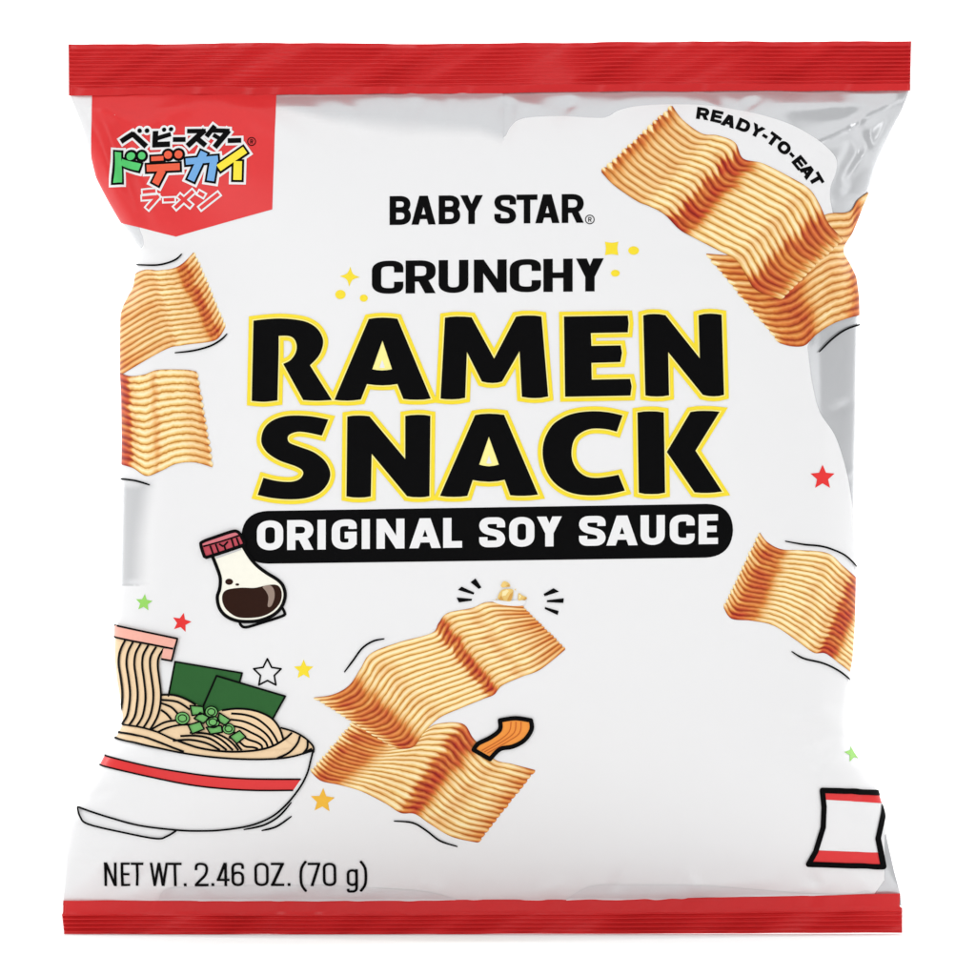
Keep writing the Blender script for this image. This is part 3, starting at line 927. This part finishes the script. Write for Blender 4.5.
chip([(758, 532), (766, 542), (780, 549), (800, 550), (826, 553), (842, 566), (858, 580), (870, 592), (885, 604)],
     [(722, 607), (730, 618), (750, 620), (772, 625), (795, 640), (812, 652), (824, 653), (838, 663), (850, 672)], 16,
     [(0, .0), (.025, .35), (.08, .55), (.15, .9), (.24, .8), (.34, .08), (.44, .02), (.5, .2), (.56, .03), (.66, .35), (.72, 1), (.8, .95), (.88, .1), (1, .2)], 2, 'printed cracker at the right edge below the banner')
CR = ink('crumb ink', rgb(240, 200, 120), var=0.25)
zc = lambda pts: Z(430, 570, 6.507, pts)
printed('bite_mark', WHITE, [zc(spline([(400, 195), (450, 215), (520, 226), (600, 224), (620, 195), (560, 190), (500, 196), (440, 190)], True, 4))], 4, ce, grid=None)
for pts in ([(460, 95), (480, 68), (512, 80), (520, 102), (490, 106), (470, 108)], [(440, 180), (462, 128), (500, 118), (540, 125), (528, 192), (490, 195)], [(572, 190), (575, 145), (600, 160), (628, 172), (620, 188), (595, 190)]):
    printed('crumb', CR, [zc(spline(pts, True, 4))], 5, grid=None)
CRD = ink('crumb shade ink', rgb(214, 160, 78), var=0.2)
CRL = ink('crumb light ink', rgb(252, 232, 176), var=0.1)
for mt_, pts in ((CRD, [(446, 186), (462, 160), (478, 190)]), (CRD, [(500, 190), (520, 150), (538, 136), (526, 191)]), (CRL, [(470, 135), (498, 122), (512, 130), (490, 160), (468, 165)]),
                 (CRD, [(600, 186), (622, 172), (628, 182), (612, 190)]), (CRL, [(578, 152), (592, 162), (584, 182), (576, 182)]), (CRD, [(490, 100), (512, 90), (518, 102)]),
                 (CR, [(424, 186), (434, 178), (436, 190)]), (CR, [(548, 120), (558, 116), (556, 130)])):
    printed('crumb_facet', mt_, [zc(pts)], 6, ce, grid=None)
for pts in ([(297, 50), (335, 108), (318, 118), (265, 75)], [(207, 103), (290, 142), (283, 154), (183, 124)], [(175, 173), (275, 182), (272, 193), (190, 205)],
            [(800, 113), (836, 135), (742, 165), (736, 150)], [(866, 178), (863, 208), (757, 203), (757, 191)], [(745, 234), (833, 260), (826, 286), (743, 247)]):
    printed('burst_mark', BLACK, [zc(pts)], 4, grid=None)


def line(pts, w=1.9):
    return printed('motion_line', BLACK, stroke(spline(pts, n=6), w, caps='round', taper=0.35), 5, grid=None)


line(Z(100, 220, 6.507, [(225, 292), (370, 298), (450, 285), (510, 260), (543, 228)]))
line(Z(100, 220, 6.507, [(503, 868), (620, 855), (730, 825), (800, 785), (838, 748)]))
line(Z(100, 350, 6.507, [(120, 836), (240, 850), (335, 878)]))
line(Z(305, 570, 6.507, [(265, 653), (320, 580), (380, 500), (450, 455), (520, 440)]))
line(Z(305, 700, 4.436, [(398, 527), (480, 535), (540, 570), (600, 615), (675, 640)]))
line(Z(710, 520, 6.1, [(448, 128), (560, 148), (660, 158), (740, 180), (820, 220), (905, 304)]))
line(Z(710, 520, 6.1, [(487, 798), (560, 840), (680, 870), (780, 920), (860, 985)]))
line(Z(690, 190, 5.422, [(690, 880), (760, 810), (840, 755), (930, 724)]))
line(Z(50, 640, 3.253, [(635, 610), (700, 595), (750, 565), (788, 522)]))
line(Z(50, 640, 3.253, [(693, 613), (740, 600), (788, 567)]))

# ---------------------------------------------------------------- small stars and sparkles
for (x, y, R, rot, mt, lb) in ((145.5, 602.5, 8.8, 0.1, GREEN, 'small green star by the left edge'), (183.3, 622, 10, 0.22, STARRED, 'red star above the noodle bowl'),
                               (305, 668.5, 10.2, 0.0, YELLOW, 'yellow star beside the outlined star'), (323.5, 798.8, 12.6, 0.06, STARORANGE, 'amber star below the bowl rim'),
                               (821, 477.5, 12.8, 0.0, STARRED, 'red star at the right'), (852.5, 753, 9.5, -0.2, GREEN, 'green star cut by the right edge')):
    o = printed('star', mt, [star(x, y, R, rot)], 2, grid=2, step=2)
    o['label'] = lb
o = printed('star', BLACK, stroke(resample(star(269, 672, 14.4, 0.0, 0.5), 4), 1.7, True), 3, grid=None)
o['label'] = 'outlined star above the seaweed'
def sparkle(x, y, r, rot, k=.42): return spline([(x + (r if i % 2 == 0 else r * k) * math.sin(math.pi * i / 4 + rot), y - (r if i % 2 == 0 else r * k) * math.cos(math.pi * i / 4 + rot)) for i in range(8)], True, 3, range(0, 8, 2))
printed('sparkle', YELLOW, [sparkle(350.8, 278.2, 10, 0.06)], 2, grid=None)
printed('sparkle', YELLOW, [sparkle(610.8, 250.2, 9.5, math.pi / 4, .6)], 2, grid=None)
for d in ((341.5, 296, 5.2, 4.6), (364.7, 299.6, 4.0, 3.6), (632.6, 252.2, 5.4, 4.2), (614.4, 274.8, 4.4, 3.4)):
    printed('sparkle_dot', YELLOW, [disc(*d)], 2, grid=None)

# ---------------------------------------------------------------- printed soy sauce bottle
zb = lambda pts: Z(195, 520, 8.49, pts)
body = spline([(165, 300), (205, 400), (233, 490), (228, 580), (208, 650), (225, 740), (280, 808), (370, 848), (470, 856), (570, 845), (680, 800), (750, 730), (780, 640), (765, 560), (720, 505), (620, 442), (540, 380), (480, 310), (422, 215)], True, 4, (0, 18))
base = spline([(392, 850), (408, 888), (450, 903), (560, 872), (755, 808), (774, 778), (752, 735), (640, 800)], True, 4, (0, 6))
bt = printed('soy_sauce_bottle', BLACK, stroke(zb(body), 3.4, True), 6, grid=None)
printed('bottle_base', GREYINK, [zb(base)], 3, bt, grid=None)
printed('base_outline', BLACK, stroke(zb(base), 2.8, True), 4, bt, grid=None)
printed('bottle_glass', CREAM, [zb(body)], 5, bt)
printed('soy_sauce', SOY, [zb(spline([(250, 640), (270, 600), (320, 580), (420, 570), (520, 572), (600, 555), (680, 543), (730, 560), (752, 620), (735, 700), (670, 770), (580, 812), (470, 825), (370, 815), (290, 760), (255, 700)], True, 4))], 6, bt)
printed('gleam', GLEAM, [zb(spline([(592, 562), (650, 549), (685, 582), (692, 650), (665, 722), (634, 726), (640, 650), (620, 600)], True, 4))], 7, bt, grid=None)
printed('sauce_drop', SOY, [zb(disc(308, 520, 33, 26))], 6, bt, grid=None)
printed('sauce_drop', SOY, [zb(disc(377, 543, 16, 10))], 6, bt, grid=None)
printed('glass_shade', GREYINK, [zb([(188, 302), (405, 235), (412, 250), (200, 325)])], 6, bt, grid=None)
cap = spline([(72, 212), (88, 182), (200, 140), (340, 94), (385, 100), (410, 130), (440, 192), (432, 210), (270, 266), (118, 315), (100, 305)], True, 4, (6, 7, 9, 10))
printed('bottle_cap', CAPRED, [zb(cap)], 7, bt, grid=None)
printed('cap_top', CAPLIGHT, [zb(spline([(84, 215), (100, 190), (340, 106), (384, 122), (240, 172)], True, 3))], 8, bt, grid=None)
P = stroke(zb(cap), 3.2, True) + stroke(zb([(92, 222), (240, 180), (400, 128)]), 1.6)
for a, b in (((150, 215), (175, 285)), ((196, 202), (222, 270)), ((330, 158), (350, 225)), ((372, 148), (396, 210)), ((225, 200), (262, 222)), ((262, 222), (300, 180)), ((270, 220), (280, 250))):
    P += stroke(zb([a, b]), 1.8)
printed('cap_lines', BLACK, P, 9, bt, grid=None)

# ---------------------------------------------------------------- printed noodle bowl
z6 = lambda pts: Z(200, 640, 7.508, pts)
z5 = lambda pts: Z(100, 610, 6.504, pts)
zr = lambda pts: Z(50, 640, 3.253, pts)
rim = zr([(180, 312), (215, 321), (330, 346), (450, 366), (560, 378), (680, 382), (780, 375), (862, 352)])
side = [(314.5, 748)] + zr([(852, 385), (840, 428), (815, 475), (770, 530), (720, 570), (650, 597), (560, 611), (490, 614), (420, 612), (300, 599), (200, 575), (100, 546)])
foot = spline(zr([(97, 546), (105, 575), (130, 597), (240, 621), (350, 640), (385, 632), (415, 614)]), n=5)
mound = z6([(862, 825), (858, 780), (800, 722), (720, 676), (622, 646)])
bowl_poly = spline(rim, n=4) + spline(side, n=4) + [(60, 800), (60, 735)]
bowl_lines = stroke(spline(rim, n=5), 1.9) + stroke(spline(side, n=5), 1.9, caps='round') + stroke(foot, 1.9, caps='round') + stroke(spline(mound, n=5), 1.9, caps='round')
bowl = printed('noodle_bowl', WHITE, [bowl_poly], 3)
bt_ = zr([(150, 369), (185, 378), (330, 408), (480, 432), (600, 443), (700, 446), (820, 446)]); bb_ = zr([(795, 482), (640, 482), (480, 469), (330, 442), (163, 408), (120, 398)])
printed('bowl_band', RED, [spline(bt_, n=4) + spline(bb_, n=4)], 4, bowl)
soup = spline(rim, n=4) + spline(mound, n=4) + spline(z6([(620, 650), (590, 610), (555, 575), (470, 530), (380, 508), (280, 503), (180, 516), (100, 560)]), n=4) + spline(z5([(700, 660), (640, 605), (560, 565), (490, 545), (415, 545)]), n=4) \
    + spline(z5([(415, 540), (402, 430), (400, 330), (440, 247)]), n=4) + [(118, 637), (90, 632), (90, 730)]
printed('noodles', TAN, [soup], 5, bowl)
printed('seaweed', NORI, [[(177.2, 660.9), (244, 671.8), (238, 700), (205, 712), (170.5, 695)]], 4, bowl)
printed('seaweed', NORI, [[(218.8, 674.6), (287, 694.6), (274, 717.5), (240, 716), (204, 708)]], 6, bowl)
printed('seaweed_outline', BLACK, stroke([(170.5, 695), (177.2, 660.9), (244, 671.8), (241.5, 681)], 1.8, caps='round'), 5, bowl, grid=None)
printed('seaweed_outline', BLACK, stroke([(204.5, 707), (218.8, 674.6), (287, 694.6), (274.5, 717)], 1.9, caps='round'), 7, bowl, grid=None)
mnd = z6([(700, 790), (650, 735), (610, 650), (555, 577), (470, 531), (380, 509), (280, 504), (180, 517), (110, 570), (60, 660), (180, 780), (450, 812)])
printed('noodles', TAN, [spline(mnd, True, 4)], 7, bowl)
L_ = []
for k in range(6):
    L_ += stroke(spline(z5([(182 + 50 * k, 192 + 11 * k), (148 + 50 * k, 265 + 8 * k), (138 + 51 * k, 345 + 4 * k), (152 + 50 * k, 440), (162 + 50 * k, 530), (158 + 50 * k, 610), (142 + 49 * k, 690), (108 + 47 * k, 742 + 6 * k)]), n=4), 2.1)
for pts in ([(60, 740), (165, 747), (350, 778), (480, 832)], [(130, 802), (250, 815), (400, 862), (560, 915)], [(415, 545), (490, 545), (560, 565), (640, 607)],
            [(418, 578), (520, 590), (600, 640)], [(415, 600), (480, 625), (520, 665)], [(412, 645), (450, 670), (480, 705)],
            [(345, 778), (420, 730), (500, 712), (590, 712)], [(395, 790), (450, 762), (530, 742), (600, 737)]):
    L_ += stroke(spline(z5(pts), n=4), 2.1)
for pts in ([(-197, 735), (-58, 782), (20, 803), (150, 822), (300, 826), (450, 812), (560, 782), (650, 728), (702, 682)], [(590, 873), (680, 830), (740, 765), (762, 706)], [(780, 842), (815, 795), (818, 738)], [(800, 830), (850, 800)]):
    L_ += stroke(spline(z6(pts), n=4), 2.1)
L_ += stroke(spline(z6([(640, 740), (610, 650), (555, 577), (470, 531), (380, 509), (280, 504), (180, 517)]), n=4), 2.1)
for s in range(5):
    L_ += stroke(spline(z6([(250 - 5 * s, 540 + 45 * s), (350 - 12 * s, 548 + 50 * s), (440 - 22 * s, 578 + 52 * s), (520 - 28 * s, 640 + 38 * s), (570 - 32 * s, 705 + 24 * s), (600 - 40 * s, 765 + 11 * s)]), n=4), 2.1)
for pts in ([(-60, 690), (20, 690), (100, 702), (180, 742), (262, 815)], [(-130, 716), (-30, 711), (60, 722), (130, 752), (215, 815)], [(-185, 752), (-70, 742), (30, 756), (100, 780), (165, 815)],
            [(130, 690), (200, 720), (260, 765), (302, 815)], [(285, 765), (328, 815)]):
    L_ += stroke(spline(z6(pts), n=4), 2.1)
printed('noodle_lines', BLACK, L_ + bowl_lines, 8, bowl, grid=None)
bpts = [p for p in bt_]
printed('band_outline', BLACK, stroke(spline(bt_, n=4), 1.6) + stroke(spline(bb_, n=4), 1.6), 6, bowl, grid=None)
# chopsticks
printed('chopstick', PINK, [[(90, 619.5), (180.5, 638), (175.5, 648), (90, 632)]], 9, bowl)
printed('chopstick', PINK, [[(166.2, 648), (176, 648.4), (174, 660), (164, 658)]], 9, bowl, grid=None)
printed('chopstick_outline', BLACK, stroke([(90, 619.5), (180.3, 638), (174.5, 660), (164, 658.2)], 1.9) + stroke([(90, 631.8), (176, 648.2)], 1.9), 10, bowl, grid=None)
# spring onion rings and tubes
for (x, y, r) in ((214, 710.3, 6.2), (215.5, 720.6, 6.6), (231, 727.3, 6.0), (185.4, 717, 7.0)):
    o = printed('scallion', NEGI, [disc(x, y, r, r * .9)], 11, bowl, grid=None)
    printed('scallion_outline', BLACK, stroke(disc(x, y, r, r * .9, 24), 1.1, True) + stroke(disc(x, y, r * .6, r * .52, 18), 1.0, True), 12, bowl, grid=None)
for pts in ([(193, 704), (206, 705), (207, 712), (195, 714)], [(197, 717), (203, 711), (213, 716), (206, 722)], [(191, 724), (203, 720), (207, 728), (195, 733)], [(222, 711), (233, 718), (228, 724), (220, 719)],
            [(209, 726), (224, 724), (225, 731), (213, 733)], [(232, 735), (242, 729), (248, 735), (239, 742)]):
    printed('scallion', NEGI, [pts], 9, bowl, grid=None)
    printed('scallion_outline', BLACK, stroke(resample(pts, 4), 1.5, True), 13, bowl, grid=None)

# ---------------------------------------------------------------- printed packet and cracker piece
# (the cartoon figure that holds them in the photograph is left out)
zp = lambda pts: Z(630, 640, 3.253, pts)
pk = zp([(620, 486), (715, 490), (826, 500), (820, 560), (802, 645), (822, 736), (700, 730), (578, 724), (600, 685), (624, 605), (626, 540)])
pck = printed('printed_packet', WHITE, [pk], 3, grid=3, step=3)
printed('packet_stripe', RED, [zp([(626, 490), (716, 494), (822, 503), (818, 532), (720, 522), (630, 516)])], 4, pck, grid=2.5, step=2)
printed('packet_stripe', RED, [zp([(604, 680), (810, 690), (820, 733), (582, 722)])], 4, pck, grid=2.5, step=2)
printed('packet_outline', BLACK, stroke(resample(pk, 6), 5.4, True), 6, pck, grid=2, step=2)
z7 = lambda pts: Z(300, 560, 3.253, pts)
pc = spline(z7([(650, 515), (700, 508), (750, 515), (752, 545), (728, 580), (690, 600), (650, 608), (618, 640), (565, 610), (580, 590), (620, 570), (650, 545)]), True, 4, (0, 2, 7, 8))
cp = printed('cracker_piece', CHIPOR, [pc], 5, grid=None)
P = []
for k in (0.3, 0.5, 0.7):
    a = z7([(662, 520), (655, 548), (630, 575), (578, 606)]); b = z7([(742, 520), (738, 560), (690, 590), (622, 628)])
    P += stroke(spline([(p[0] * (1 - k) + q[0] * k, p[1] * (1 - k) + q[1] * k) for p, q in zip(a, b)], n=4), 1.1)
printed('cracker_lines', CHIPLINE, P, 6, cp, grid=None)
printed('cracker_outline', BLACK, stroke(pc, 4.4, True), 7, cp, grid=None)


# ---------------------------------------------------------------- white studio sweep
def backdrop():
    m = bpy.data.materials.new('white paper')
    m.use_nodes = True
    p = m.node_tree.nodes['Principled BSDF']
    p.inputs['Base Color'].default_value = (0.93, 0.93, 0.93, 1)
    setp(p, **{'Roughness': 0.9, 'Specular IOR Level': 0.1})
    prof = [(-4.0, 0.0), (1.0, 0.0)]
    for i in range(1, 17):
        a = math.pi / 2 * i / 16
        prof.append((1.0 + 0.8 * math.sin(a), 0.8 - 0.8 * math.cos(a)))
    prof.append((1.8, 3.0))
    v = []; f = []
    for i, (y, z) in enumerate(prof):
        v += [(-3, y, z), (3, y, z)]
        if i:
            b = 2 * i
            f.append((b - 2, b - 1, b + 1, b))
    o = mesh_obj('backdrop', v, f, m, None)
    o['kind'] = 'structure'
    o.location.z = -0.00008


backdrop()
